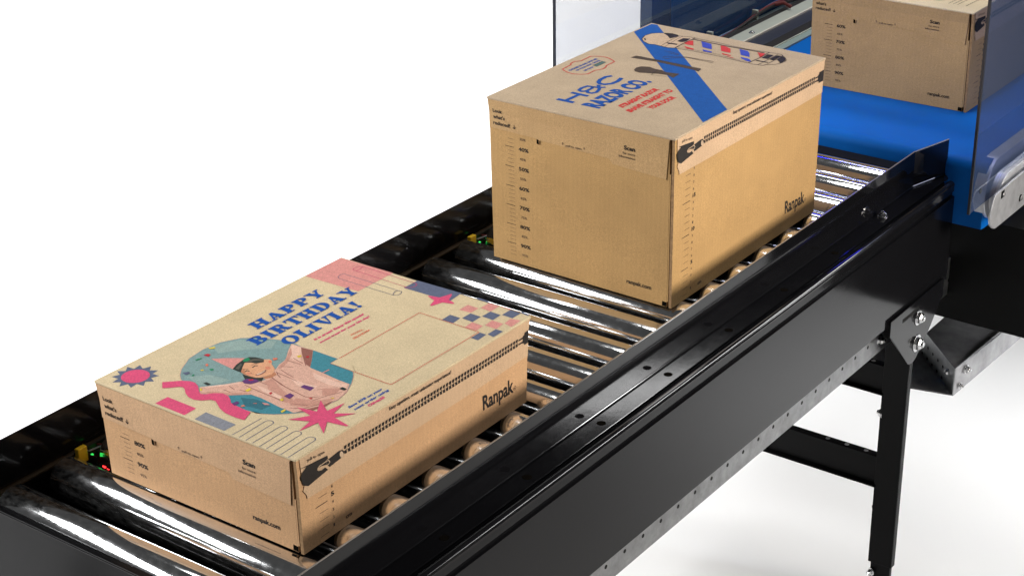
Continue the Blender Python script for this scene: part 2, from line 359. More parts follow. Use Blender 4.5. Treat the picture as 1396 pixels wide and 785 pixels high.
# ------------------------------------------------------------------ glyphs and printing
def ell(cx, cy, rx, ry, a0=0, a1=360, n=24):
    return [(cx+rx*cos(radians(a0+(a1-a0)*i/n)), cy+ry*sin(radians(a0+(a1-a0)*i/n))) for i in range(n+1)]
def ring(cx, cy, rx, ry, rx2, ry2, a0, a1, n=16):
    A = ell(cx, cy, rx, ry, a0, a1, n); B = ell(cx, cy, rx2, ry2, a0, a1, n)
    return [[A[i], A[i+1], B[i+1], B[i]] for i in range(n)]
def R(x0, y0, x1, y1): return [(x0, y0), (x1, y0), (x1, y1), (x0, y1)]
S_ = .11
SLAB = {   # letters of unit cap height: (advance, polygons)
 'H': (1.02, [R(.0, 0, .48, S_), R(.54, 0, 1.0, S_), R(.0, 1-S_, .48, 1), R(.54, 1-S_, 1.0, 1), R(.09, 0, .38, 1), R(.62, 0, .91, 1), R(.3, .44, .7, .57)]),
 'A': (1.0, [R(-.02, 0, .36, S_), R(.46, 0, 1.0, S_), [(.10, 0), (.23, 0), (.50, .88), (.42, 1)], [(.40, 1), (.60, 1), (.92, 0), (.56, 0)], R(.2, .26, .68, .37)]),
 'P': (.88, [R(0, 0, .52, S_), R(.09, 0, .40, 1), R(0, 1-S_, .5, 1)] + ring(.46, .70, .38, .30, .10, .19, -90, 90) + [R(.38, .40, .47, .51), R(.38, .89, .47, 1)]),
 'Y': (.96, [R(.24, 0, .76, S_), R(.36, 0, .66, .46), [(.36, .46), (.66, .46), (.36, .95), (.04, .95)], [(.5, .44), (.66, .44), (.90, .95), (.74, .95)], R(-.04, .90, .46, 1), R(.62, .90, 1.0, 1)]),
 'B': (.92, [R(0, 0, .5, S_), R(.09, 0, .40, 1), R(0, 1-S_, .5, 1)] + ring(.48, .74, .33, .26, .08, .155, -90, 90) + ring(.48, .27, .40, .27, .11, .16, -90, 90) + [R(.38, 0, .49, .11), R(.38, .43, .49, .58), R(.38, .89, .49, 1)]),
 'I': (.54, [R(0, 0, .5, S_), R(.09, 0, .41, 1), R(0, 1-S_, .5, 1)]),
 'R': (.98, [R(0, 0, .48, S_), R(.09, 0, .40, 1), R(0, 1-S_, .5, 1)] + ring(.47, .73, .36, .27, .10, .165, -90, 90) + [R(.38, .46, .48, .565), R(.38, .89, .48, 1), [(.42, .5), (.70, .5), (.90, .08), (.60, .0)], R(.66, 0, 1.0, S_)]),
 'T': (.92, [R(.22, 0, .70, S_), R(.31, 0, .61, 1), R(0, 1-S_, .92, 1), [(0, .89), (.0, .66), (.06, .66), (.16, .89)], [(.92, .89), (.92, .66), (.86, .66), (.76, .89)]]),
 'D': (.98, [R(0, 0, .48, S_), R(.09, 0, .40, 1), R(0, 1-S_, .48, 1)] + ring(.44, .5, .51, .5, .20, .39, -90, 90) + [R(.38, 0, .45, .11), R(.38, .89, .45, 1)]),
 'O': (1.0, ring(.49, .5, .49, .52, .19, .40, 0, 360, 32)),
 'L': (.84, [R(0, 0, .5, S_), R(.09, 0, .40, 1), R(0, 1-S_, .5, 1), R(.3, 0, .80, S_), [(.80, .11), (.80, .42), (.74, .42), (.60, .11)]]),
 'V': (.96, [R(-.03, .90, .50, 1), R(.62, .90, 1.0, 1), [(.05, .95), (.40, .95), (.62, 0), (.46, 0)], [(.54, 0), (.60, 0), (.92, .95), (.76, .95)]]),
 '!': (.42, [[(.02, 1), (.38, 1), (.27, .34), (.15, .34)]] + [ell(.21, .13, .14, .15, n=16)[:-1]]),
}
def slab(s):
    x = 0; out = []
    for ch in s:
        adv, ps = SLAB[ch]
        out += [[(px+x, py) for px, py in p] for p in ps]; x += adv+.06
    return out, x-.06
_tc = {}
def bfont(s, bold=0.0):
    bold = bold*1.3+.012
    k = (s, bold)
    if k in _tc: return _tc[k]
    c = bpy.data.curves.new('t', 'FONT'); c.body = s; c.resolution_u = 3; c.offset = bold; c.fill_mode = 'FRONT'
    o = bpy.data.objects.new('t', c); COL.objects.link(o); bpy.context.view_layer.update()
    me = o.to_mesh(); vs = [(v.co.x, v.co.y) for v in me.vertices]; fs = [list(p.vertices) for p in me.polygons]
    o.to_mesh_clear(); bpy.data.objects.remove(o); bpy.data.curves.remove(c)
    x0 = min(v[0] for v in vs); x1 = max(v[0] for v in vs); cap = .729
    _tc[k] = ([((x-x0)/(x1-x0), y/cap) for x, y in vs], fs); return _tc[k]

class Art:
    """prints lying on one face of a box; fmap turns face coordinates into a point, pmap turns measured picture points into face coordinates"""
    def __init__(s, fmap, pmap, n): s.f = fmap; s.p = pmap; s.n = Vector(n); s.b = MB(); s.k = 0
    def flush(s, name, parent):
        if s.b.v: s.b.build(name, parent)
        s.b = MB()
    def off(s, layer): s.k += 1; return s.n*(.016+.006*layer+(s.k % 5)*.0009)
    def face_poly(s, pts, m, layer=0):
        o = s.off(layer); s.b.add([s.f(*p)+o for p in pts], [tuple(range(len(pts)))], m)
    def poly(s, pts, m, layer=0): s.face_poly([s.p(*q) for q in pts], m, layer)
    def line(s, pts, wd, m, layer=0, face=False, closed=False):
        P = [Vector(q if face else s.p(*q)) for q in pts]
        if closed: P.append(P[0])
        o = s.off(layer)
        Lf = []; Rt = []
        for i, p in enumerate(P):
            a = P[i-1] if i else (P[-2] if closed else p); c = P[i+1] if i < len(P)-1 else (P[1] if closed else p)
            d1 = (p-a).normalized() if (p-a).length > 1e-6 else None; d2 = (c-p).normalized() if (c-p).length > 1e-6 else None
            d = ((d1 or d2)+(d2 or d1)).normalized(); n = Vector((-d.y, d.x)); k = 1/max(.5, n.dot(Vector((-(d1 or d2).y, (d1 or d2).x))))
            Lf.append(p+n*wd/2*k); Rt.append(p-n*wd/2*k)
        for i in range(len(P)-1):
            s.b.add([s.f(*q)+o for q in (Lf[i], Lf[i+1], Rt[i+1], Rt[i])], [(0, 1, 2, 3)], m)
    def txt(s, string, p0, p1, p2, m, bold=.0, layer=1, face=False, kind='b'):
        A, B, C = [Vector(q if face else s.p(*q)) for q in (p0, p1, p2)]
        o = s.off(layer)
        if kind == 'b':
            vs, fs = bfont(string, bold)
            s.b.add([s.f(*(A+(B-A)*x+(C-A)*y))+o for x, y in vs], fs, m)
        else:
            ps, wd = slab(string)
            for q in ps:
                o = s.off(layer); s.b.add([s.f(*(A+(B-A)*x/wd+(C-A)*y))+o for x, y in q], [tuple(range(len(q)))], m)
def Z(ox, oy, k, pts): return [(ox+x/k, oy+y/k) for x, y in pts]

# ------------------------------------------------------------------ boxes
class Carton:
    """a, b: bottom corners; t: top corners, order front-left, front-right(near), back-right, back-left"""
    def __init__(s, name, loc, bot, top, z0, H, wall, lidm, flapm, topm, label):
        s.z0, s.H = z0, H
        s.bot = [Vector((x, y, z0)) for x, y in bot]; s.top = [Vector((x, y, z0+H)) for x, y in top]
        s.o = thing(name, loc, label, 'cardboard box', 'cardboard boxes travelling along the conveyor')
        s.wall, s.lidm, s.flapm, s.topm = wall, lidm, flapm, topm
        # straight walls up to the lid fold, flare concentrated at the top
        s.mid = []
        for i in range(4):
            f = (H-2.2)/H; m = s.bot[i].lerp(s.top[i], f*.62); m.z = z0+H-2.2; s.mid.append(m)
        s.make()
    def edge(s, i, z):
        z0, zm, z1 = s.z0, s.z0+s.H-2.2, s.z0+s.H
        if z <= zm: return s.bot[i].lerp(s.mid[i], (z-z0)/(zm-z0))
        return s.mid[i].lerp(s.top[i], (z-zm)/(z1-zm))
    def F(s, i, u, z):   # point on wall i (0 front, 1 side +x, 2 back, 3 left)
        p = s.edge(i, z).lerp(s.edge((i+1) % 4, z), u); t = max(0, min(1, (z-s.z0)/s.H)); uu = max(0, min(1, u))
        return p + s.N(i)*(.16*sin(pi*uu)*sin(pi*t)+.03*sin(7*uu+i*2+s.H)*sin(pi*t)*sin(pi*uu))
    def L(s, i): return (s.bot[(i+1) % 4]-s.bot[i]).length
    def N(s, i):
        d = (s.bot[(i+1) % 4]-s.bot[i]).normalized(); return Vector((d.y, -d.x, 0))
    def slab(s, b, i, poly, out, th, m, me=None):
        """poly in (s cm, z cm above box bottom) -> thin sheet following wall i, finely divided so that it lies on the flared wall"""
        n = s.N(i); Lw = s.L(i)
        bm = bmesh.new(); bm.faces.new([bm.verts.new((a, z, 0)) for a, z in poly])
        def cut(co, no):
            bmesh.ops.bisect_plane(bm, geom=bm.verts[:]+bm.edges[:]+bm.faces[:], plane_co=co, plane_no=no, dist=1e-5)
        cut((0, s.H-2.2, 0), (0, 1, 0))
        for k in range(1, int(Lw/4)+1): cut((4*k, 0, 0), (1, 0, 0))
        for k in range(1, int(s.H/3)+1): cut((0, 3*k, 0), (0, 1, 0))
        bm.verts.ensure_lookup_table(); bm.verts.index_update()
        A = [s.F(i, v.co.x/Lw, s.z0+v.co.y)+n*out for v in bm.verts]; B = [p-n*th for p in A]; k = len(A)
        fs = [[v.index for v in f.verts] for f in bm.faces]
        b.add(A+B, fs+[[k+j for j in reversed(f)] for f in fs], m)
        rim = [[e.verts[0].index, e.verts[1].index] for e in bm.edges if len(e.link_faces) == 1]
        o = len(b.v)-2*k; mi = b.mi(me or m)
        for x, y in rim: b.f.append([o+x, o+y, o+k+y, o+k+x]); b.m.append(mi)
        bm.free()
    def grid(s, b, i, a0, a1, z0, z1, out, th, m, me=None):
        s.slab(b, i, [(a0, z0), (a1, z0), (a1, z1), (a0, z1)], out, th, m, me)
    def make(s):
        H = s.H; fl = 5.1; Lf, Ls = s.L(0), s.L(1)
        b = MB()
        s.grid(b, 0, 0, Lf-.75, .05, H-.1, 0, .38, s.wall, K_EDGE)
        s.grid(b, 1, 0.0, Ls, 0, H-.1, 0, .42, s.wall, K_EDGE)
        s.grid(b, 2, .4, s.L(2)-.4, 0, H-.1, 0, .4, s.wall, K_EDGE); s.grid(b, 3, .4, s.L(3)-.4, 0, H-.1, 0, .4, s.wall, K_EDGE)
        s.body = b.build('body', s.o)
        # black core painting in the shade behind the corner slit, and the folded inner liner
        c = MB(); V = [s.bot[i].lerp(sum(s.bot, Vector())/4, .035) for i in range(4)]
        c.prism([v+Vector((0, 0, .1)) for v in V], (0, 0, H-.6), DARKGAP)
        c.build('dark_core', s.o)
        c = MB(); s.grid(c, 0, Lf-.70, Lf-.52, .9, H-5.2, .02, .3, s.wall, K_EDGE); c.build('corner_flap', s.o)
        # lid
        b = MB(); T = s.top; cen = sum(T, Vector())/4
        O = [t+(t-cen).normalized()*.18 for t in T]
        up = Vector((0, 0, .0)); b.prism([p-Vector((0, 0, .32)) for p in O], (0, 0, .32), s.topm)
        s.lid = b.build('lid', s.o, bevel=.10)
        s.crease = 0
    def front_flap(s, pts):
        b = MB(); s.slab(b, 0, pts, .16, .13, s.flapm, K_EDGE); f = b.build('front_flap', s.lid); s.flap = f
    def side_flap(s):
        H = s.H; b = MB(); s.slab(b, 1, [(.45, H-.25), (s.L(1)-.05, H-.25), (s.L(1)-.05, H-5.4), (1.1, H-5.4), (1.0, H-4.9), (.55, H-4.2), (.9, H-3.4), (.5, H-2.2)], .10, .09, K_SIDE, K_SIDE)
        b2 = MB(); s.slab(b2, 3, [(.3, H-.25), (s.L(3)-.3, H-.25), (s.L(3)-.3, H-5.4), (.3, H-5.4)], .10, .09, K_SIDE, K_EDGE)
        s.sflap = b.build('side_flap', s.lid); b2.build('side_flap', s.lid)
    def art(s, i, out=.0):
        n = s.N(i); Lw = s.L(i)
        return lambda a, z: s.F(i, a/Lw, s.z0+z)+n*out

# the walls' bottom corners and lids were measured on the rollers' plane and on each lid's own height
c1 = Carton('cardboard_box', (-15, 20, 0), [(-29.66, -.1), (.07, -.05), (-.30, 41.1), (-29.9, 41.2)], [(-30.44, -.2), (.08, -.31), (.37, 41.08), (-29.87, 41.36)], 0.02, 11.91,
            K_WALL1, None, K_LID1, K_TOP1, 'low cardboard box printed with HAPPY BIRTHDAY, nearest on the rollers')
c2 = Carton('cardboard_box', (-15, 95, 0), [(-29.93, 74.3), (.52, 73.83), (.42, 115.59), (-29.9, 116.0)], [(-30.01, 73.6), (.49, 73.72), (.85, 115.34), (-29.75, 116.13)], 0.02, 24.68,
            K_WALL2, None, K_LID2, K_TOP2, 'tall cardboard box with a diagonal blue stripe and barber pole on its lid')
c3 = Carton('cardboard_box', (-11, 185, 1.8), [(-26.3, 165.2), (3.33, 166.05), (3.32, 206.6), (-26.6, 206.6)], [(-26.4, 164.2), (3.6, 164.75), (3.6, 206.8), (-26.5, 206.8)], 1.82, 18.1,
            K_WALL3, None, K_WALL3, K_TOP3, 'cardboard box on the blue belt behind the acrylic guard')

# --- front flap + texts, defined from the top edge (t) or bottom edge
def front_print(c, first, tick_hi, ticks):
    H = c.H; Lf = c.L(0); k = Lf/30.
    c.front_flap([(.05, H-.3), (.05, H-4.55), (8.1*k, H-4.6), (8.1*k, H-5.35), (8.55*k, H-5.35), (8.6*k, H-4.75), (20.0*k, H-4.95), (20.5*k, H-5.6), (Lf-1.15, H-6.0), (Lf-.78, H-.5), (Lf-.6, H-.3)])
    A = Art(c.art(0, .18), None, c.N(0)); B = Art(c.art(0, 0), None, c.N(0))
    T = lambda Q, s_, x, t, wd, h, m=INK, bold=.01, z=None: Q.txt(s_, (x*k, (H-t) if z is None else z), ((x+wd)*k, (H-t) if z is None else z), (x*k, (H-t if z is None else z)+h), m, bold, face=True)
    T(A, 'Look', .75, 2.15, 1.6, .55); T(A, "what's", .75, 3.05, 2.0, .55); T(A, 'reduced!', .75, 3.95, 2.9, .55)
    A.line([(4.35*k, H-3.4), (4.35*k, H-3.95)], .09, INK, face=True); A.line([(4.1*k, H-3.72), (4.35*k, H-3.98), (4.6*k, H-3.72)], .09, INK, face=True)
    A.flush('notice_print', c.flap)
    T(A, 'pull to open', 13.0, 4.65, 2.6, .3, INKG, 0)
    for x in (12.5, 16.0): A.line([(x*k, H-4.6), (x*k, H-4.25)], .05, INKG, face=True); A.line([((x-.13)*k, H-4.4), (x*k, H-4.22), ((x+.13)*k, H-4.4)], .05, INKG, face=True)
    A.flush('tear_notice_print', c.flap)
    T(A, 'Scan', 22.3, 3.1, 1.75, .6, INK, .02); T(A, 'for more', 22.1, 3.75, 1.95, .32, INKG, 0); T(A, 'information', 21.5, 4.3, 2.55, .32, INKG, 0)
    A.flush('scan_notice_print', c.flap)
    T(B, 'ranpak.com', 22.8, 0, 4.0, .62, z=2.0, bold=.015)
    B.flush('web_address_print', c.body)
    # remaining height scale: z of a percentage p, measured from the bottom
    for p in range(first, 98, 2):
        z = 1.0+(97-p)*tick_hi
        if z > H-4.9: continue
        mj = p % 10 == 0
        B.line([((2.55 if mj else 3.05)*k, z), (4.1*k, z)], .085 if mj else .045, INK if mj else INKG, face=True)
        if mj: T(B, '%d%%' % p, 4.9, 0, 1.75, .55, z=z-.3, bold=.015)
    for p in range(35, 100, 10):
        z = 1.0+(97-p)*tick_hi
        if z < H-4.9 and p > first-2: T(B, '%d%%' % p, 5.1, 0, 1.05, .38, INKG, 0, z=z-.2)
    B.flush('reduction_scale_print', c.body)
    # little dark notch at the tear tab and creased hole at the bottom corner
    D = MB(); c.slab(D, 0, [(8.15*k, H-4.65), (8.5*k, H-4.75), (8.5*k, H-5.4), (8.15*k, H-5.3)], .19, .05, DARKGAP); D.build('tear_notch', c.flap); D = MB()
    c.slab(D, 0, [(Lf-1.5, .12), (Lf-.78, .10), (Lf-.78, .75), (Lf-1.45, .8)], .03, .06, DARKGAP); D.build('corner_hole', c.body)
front_print(c1, 78, .275, None); front_print(c2, 36, .296, None); front_print(c3, 60, .29, None)

def side_print(c, cmtop):
    H = c.H; c.side_flap()
    A = Art(c.art(1, .12), None, c.N(1)); B = Art(c.art(1, 0), None, c.N(1))
    # measured on the near box; face coordinates: s along the side, t below the lid edge
    def pm(u, v):
        p = hit(u, v, 0, 0.1); return (p.y+.2, p.z-11.93+H)
    A.p = pm
    z = lambda pts: Z(380, 600, 4.62, pts)
    A.poly(z([(120, 182), (300, 92), (303, 112), (288, 128), (296, 150), (262, 160), (236, 175), (235, 188), (262, 186), (285, 168), (303, 182), (180, 286), (150, 282), (133, 240), (140, 205), (158, 180), (168, 165), (140, 172)]), INK, 0)
    A.poly(z([(290, 128), (368, 66), (392, 55), (404, 68), (398, 98), (312, 165), (296, 150)]), INK, 1)
    A.poly(z(ell(387, 86, 12, 20, n=14)[:-1]), KRFT, 2)
    A.line(z([(238, 175), (248, 160), (290, 130), (305, 122), (313, 132), (306, 146), (262, 180), (243, 188)]), .10, KRFT, 3, closed=True)
    # zip teeth
    import itertools
    a0 = pm(466.5, 613.5); a1 = pm(704.5, 467.5); n = 56
    for i in range(n):
        f = (i+.2)/n; s0 = a0[0]+(a1[0]-a0[0])*f; zc = a0[1]+(a1[1]-a0[1])*f; d = (a1[0]-a0[0])/n
        zc += 0
        A.face_poly([(s0, zc+.12), (s0+d*.66, zc+.12), (s0+d*.80, zc+.50), (s0+d*.14, zc+.50)], INK)
        A.face_poly([(s0+d*.1, zc-.50), (s0+d*.76, zc-.50), (s0+d*.62, zc-.08), (s0-d*.04, zc-.08)], INK)
        A.face_poly([(s0+d*.62, zc-.10), (s0+d*.78, zc-.10), (s0+d*.42, zc+.14), (s0+d*.26, zc+.14)], INK)
    e = (a1[0], a1[1]); 
    A.face_poly([(e[0]+1.0, e[1]-.55), (e[0]+1.0, e[1]+.5), (e[0]+1.3, e[1]+.5), (e[0]+1.3, e[1]+.85), (c.L(1)-.1, e[1]+.85), (c.L(1)-.1, e[1]-.85), (e[0]+1.3, e[1]-.85), (e[0]+1.3, e[1]-.55)], INK)
    for dz in (-.42, .12): A.face_poly([(e[0]+.1, e[1]+dz), (e[0]+1.05, e[1]+dz), (e[0]+1.05, e[1]+dz+.22), (e[0]+.1, e[1]+dz+.22)], INK, 1)
    A.flush('zip_print', c.sflap)
    A.txt('pull to open', (418.5, 628.0), (441.5, 616.5), (417.5, 624.0), INKG, 0)
    A.flush('pull_notice_print', c.sflap)
    A.txt('Easy opening, great unboxing experience!', (529, 558.5), (612.5, 508.5), (528.3, 553.5), INK, .005)
    # lower print, defined from the bottom of the wall
    B.p = lambda u, v: (lambda p: (p.y+.2, p.z))(hit(u, v, 0, 0))
    B.txt('Ranpak', (658, 560), (700.5, 534.5), (656.5, 540), INK, .012)
    g = B.p(702, 529); B.line([(g[0]+.28*cos(a*pi/6), g[1]-.1+.28*sin(a*pi/6)) for a in range(12)], .05, INKG, face=True, closed=True)
    B.txt('R', (g[0]-.1, g[1]-.22), (g[0]+.1, g[1]-.22), (g[0]-.1, g[1]+.04), INKG, 0, face=True)
    B.flush('brand_print', c.body)
    for i in range(1, cmtop+1):
        zz = .75+(i-1)*.985; mj = i % 5 == 0
        B.line([(2.25 if mj else 2.8, zz), (4.15, zz)], .09 if mj else .05, INK, face=True)
        if mj: B.txt(str(i), (4.75, zz+.25), (5.25 if i < 10 else 5.5, zz+.25), (4.75, zz+.80), INK, .02, face=True)
        else: B.txt(str(i % 10) if i > 10 else str(i), (4.85, zz+.32), (5.1, zz+.32), (4.85, zz+.68), INKG, .01, face=True)
    B.txt('cm', (6.9, .95), (7.9, .95), (6.9, 1.5), INK, .01, face=True)
    A.flush('slogan_print', c.sflap)
    B.flush('centimetre_scale_print', c.body)
side_print(c1, 6); side_print(c2, 19); side_print(c3, 12)

# --- lid artwork of the birthday box
def lid_art(c):
    zt = c.z0+c.H
    return Art(lambda x, y: Vector((x, y, zt)), lambda u, v: (lambda p: (p.x, p.y))(hit(u, v, 2, zt)), (0, 0, 1))
A = lid_art(c1)
z4 = lambda p: Z(400, 350, 8.725, p); z5 = lambda p: Z(540, 370, 7.347, p); z3 = lambda p: Z(230, 455, 7.135, p); zz4 = lambda p: Z(340, 460, 6.0375, p)
z6 = lambda p: Z(150, 490, 6.039, p); z6b = lambda p: Z(300, 560, 6.544, p); z5b = lambda p: Z(400, 530, 7.137, p)
A.poly(z4([(140, 232), (562, 12), (1185, 195), (770, 412)]), ROSE)
A.line(z4([(825, 118), (1396, 300)])+z5([(200, 122), (208, 135), (190, 152), (155, 162)]), .09, PINKD, 2)
A.line(z4([(745, 170), (1330, 358)])+z5([(85, 160), (110, 163), (155, 162)]), .09, PINKD, 2)
A.line(z4([(825, 118), (770, 122), (715, 142), (708, 160), (745, 170), (790, 152), (825, 122)]), .09, PINKD, 3)
A.line(z4([(600, 205), (1255, 405)]), .08, SLATE, 2); A.line(z4([(545, 262), (1190, 458)]), .08, SLATE, 2)
A.line(z4([(600, 205), (560, 215), (530, 240), (545, 262)]), .08, SLATE, 3)
A.line(z4([(1190, 458), (1185, 440), (1215, 412), (1255, 405), (1288, 415), (1280, 440), (1240, 460), (1190, 458)]), .08, SLATE, 3)
A.poly(z5([(78, 165), (215, 92), (655, 218), (535, 300)]), SLATE)
A.poly(z5([(318, 243), (435, 262), (555, 226), (560, 236), (528, 285), (584, 318), (575, 328), (465, 312), (350, 348), (340, 340), (382, 292), (322, 252)]), PINK, 3)
for q in [[(455, 487), (540, 433), (645, 467), (570, 518)], [(660, 468), (745, 420), (850, 455), (765, 507)], [(860, 450), (945, 402), (1048, 437), (970, 488)], [(1060, 435), (1145, 385), (1252, 418), (1165, 470)], [(1262, 402), (1335, 440), (1322, 446), (1254, 420)],
          [(750, 665), (840, 612), (905, 632), (820, 690)], [(915, 630), (1000, 578), (1072, 600), (975, 657)], [(805, 276), (820, 262), (928, 298), (922, 314)]]: A.poly(z5(q), SLATE)
for q in [[(630, 385), (720, 335), (825, 370), (750, 414)], [(845, 365), (930, 318), (1032, 350), (945, 402)], [(1030, 345), (1055, 345), (1155, 378), (1140, 388)], [(688, 558), (762, 508), (870, 545), (808, 592)], [(888, 540), (962, 490), (1075, 525), (1003, 577)], [(1085, 520), (1145, 475), (1250, 490), (1152, 556)]]: A.poly(z5(q), ROSE)
# dotted panel
dp = [A.p(*q) for q in [(572, 426.5), (653, 453), (533, 524.5), (450.6, 495.6)]]
for i in range(4):
    a, b_ = Vector(dp[i]), Vector(dp[(i+1) % 4]); L_ = (b_-a).length; n = int(L_/.30)
    for j in range(n):
        p = a.lerp(b_, (j+.1)/n); q = a.lerp(b_, (j+.68)/n); A.line([tuple(p), tuple(q)], .13, RED, 6, face=True)
A.poly(z6([(430, 188), (590, 176), (660, 180), (700, 192), (726, 222), (732, 262), (745, 284), (790, 287), (850, 278), (930, 280), (975, 303), (992, 335), (995, 358), (1040, 382), (1158, 436), (1105, 500), (1030, 478), (950, 443), (905, 405), (885, 370), (868, 343), (830, 332), (750, 338), (690, 332), (645, 310), (622, 280), (615, 245), (600, 230), (580, 226), (430, 238)]), PINK, 5)
A.poly(z6([(372, 360), (475, 308), (710, 402), (612, 457)]), PINK); A.poly(z6([(695, 490), (790, 433), (1037, 535), (940, 586)]), GREY)
cs = A.p(184.7, 512.8); st = []
for i in range(24):
    a = 2*pi*i/24+.12; r = 2.75 if i % 2 == 0 else 1.95; st.append((cs[0]+r*cos(a)*.98, cs[1]+r*sin(a)))
A.face_poly(st, SLATE, 0); A.face_poly([(cs[0]+1.62*cos(i*pi/16), cs[1]+1.62*sin(i*pi/16)) for i in range(32)], PINK, 1)
for (x0, y0, xa, ya, xb, yb, x1, y1) in [(170, 235, 395, 98, 470, 115, 228, 262), (287, 287, 520, 148, 595, 165, 350, 318), (412, 337, 645, 192, 718, 212, 478, 362), (538, 390, 770, 242, 842, 265, 605, 415)]:
    P0, Pa, Pb, P1 = [Vector(A.p(*z6b([q])[0])) for q in ((x0, y0), (xa, ya), (xb, yb), (x1, y1))]
    cc = (Pa+Pb)/2; ax = (Pa-Pb)/2; up = Vector((-ax.y, ax.x)); 
    if up.y < 0: up = -up
    arc = [tuple(cc+ax*cos(t*pi/10)+up*sin(t*pi/10)) for t in range(11)]
    A.line([tuple(P0)]+arc+[tuple(P1)], .085, SLATE, 0, face=True)
A.line(z6b([(108, 213), (370, 65)]), .085, SLATE)
A.poly(z5b([(265, 112), (328, 215), (500, 138), (390, 240), (612, 240), (400, 280), (538, 360), (510, 364), (328, 322), (295, 437), (240, 330), (55, 412), (160, 318), (-52, 300), (165, 262), (33, 180), (230, 222)]), PINK, 5)
A.txt('HAPPY', (351, 449.3), (445.2, 400.6), (337, 443.2), BLUE, kind='s', layer=7)
A.txt('BIRTHDAY', (351, 471.2), (490.6, 397.6), (334.9, 464.8), BLUE, kind='s', layer=7)
A.txt('OLIVIA!', (394.0, 471.5), (495.6, 417.0), (379.0, 464.5), BLUE, kind='s', layer=7)
A.txt('It is great! Enjoy this special', (429.2, 464.1), (496.3, 428.9), (427.1, 462.2), PINK, .035)
A.txt('sweet treat for your big day!', (436.6, 467.9), (504.3, 431.8), (434.7, 466.2), PINK, .035)
A.txt('XOXO,', (477.9, 457.9), (495.9, 449.6), (476.2, 456.4), SALMON, .02); A.txt('GRANDMA', (481.9, 462.8), (505.4, 450.1), (480.0, 461.0), SALMON, .02)
A.txt('Save 20% on your', (475.7, 556.6), (521.9, 530.7), (474.0, 554.1), BLUE, .02); A.txt('next order using', (484.1, 559.1), (530.3, 532.1), (482.0, 556.9), BLUE, .02); A.txt('Olivia20', (503.0, 554.5), (525.1, 541.9), (500.6, 552.1), PINK, .03)
A.b.build('lid_print', c1.lid)
# printed photograph of a child throwing confetti
A = lid_art(c1)
outer = z3([(112, 400), (125, 345), (200, 240), (330, 155), (500, 85), (700, 42), (850, 38), (1000, 52), (1100, 62), (1213, 85)])+zz4([(430, 78), (525, 105), (725, 175), (820, 235), (855, 290), (855, 325), (842, 375), (800, 450), (730, 512), (600, 575), (480, 608), (370, 625), (200, 633), (50, 620)])+z3([(1000, 782), (900, 776), (740, 740), (600, 695), (440, 640), (290, 560), (150, 480), (120, 440)])
oc = [Vector(A.p(*q)) for q in outer]; cen = sum(oc, Vector((0, 0)))/len(oc)
A.face_poly([tuple(cen+(q-cen)*1.005) for q in oc], ROSE, 0)
A.face_poly([tuple(q) for q in oc], TEALP, 1)
A.poly(z3([(590, 600), (800, 592), (1000, 662), (1205, 770), (1100, 778), (1000, 780), (900, 774), (740, 738), (600, 694)]), TEAL, 2)
A.poly(zz4([(525, 107), (722, 176), (668, 215), (850, 285), (852, 325), (830, 385), (720, 345), (600, 290), (500, 250), (515, 180)]), TEAL, 2)
A.poly(z3([(300, 520), (430, 505), (560, 490), (700, 465), (840, 480), (930, 450), (1050, 335), (1075, 300), (1140, 250), (1160, 170), (1195, 95)])+zz4([(345, 52), (430, 80), (525, 105), (515, 180), (500, 250), (600, 290), (720, 345), (825, 385), (800, 448), (730, 510), (600, 570), (470, 594), (365, 620), (250, 575), (100, 500), (10, 468)])+z3([(800, 592), (560, 600), (430, 590), (305, 578)]), SHIRT, 3)
for ln in [[(740, 500), (900, 570), (1110, 655)], [(980, 410), (1100, 500), (1213, 560)], [(1050, 370), (1060, 400), (1090, 430)], [(1090, 320), (1150, 322), (1213, 330)], [(540, 545), (600, 572)], [(590, 510), (640, 545)], [(690, 545), (740, 560), (790, 545)], [(880, 465), (955, 495)], [(1090, 350), (1150, 390), (1213, 425)]]: A.line(z3(ln), .10, SHIRTD, 4)
for ln in [[(430, 85), (435, 130), (465, 235)], [(360, 170), (440, 215)], [(310, 190), (430, 225)], [(225, 290), (300, 320), (390, 360)], [(170, 320), (300, 410), (460, 490), (560, 495)], [(560, 430), (700, 425), (790, 430)], [(520, 520), (640, 480), (760, 450)], [(330, 580), (450, 585), (600, 545)], [(350, 545), (480, 560)]]: A.line(zz4(ln), .10, SHIRTD, 4)
A.poly(zz4([(430, 85), (523, 106), (513, 180), (500, 245), (468, 225), (440, 140)]), SHIRTD, 4)
SH2 = ink('shirt_shade', (204, 152, 134)); SH3 = ink('shirt_light', (236, 196, 176)); TL2 = ink('teal_light', (150, 172, 166)); SK2 = ink('skin_shade', (196, 134, 100)); SK3 = ink('cheek', (222, 142, 112)); HR2 = ink('hair_light', (96, 92, 82)); TD = ink('teal_deep', (56, 112, 126))
for q, m in [([(300, 520), (430, 520), (560, 505), (700, 485), (700, 470), (560, 490), (430, 505)], SH3), ([(305, 575), (430, 560), (560, 575), (800, 575), (800, 590), (560, 600)], SH2), ([(930, 470), (1010, 430), (1080, 520), (1213, 640), (1213, 700), (1050, 610)], SH2), ([(1060, 330), (1120, 275), (1160, 200), (1190, 130), (1200, 200), (1150, 290), (1085, 345)], SH2), ([(850, 500), (960, 540), (1100, 610), (1090, 640), (930, 570)], SH3)]: A.poly(z3(q), m, 3.5)
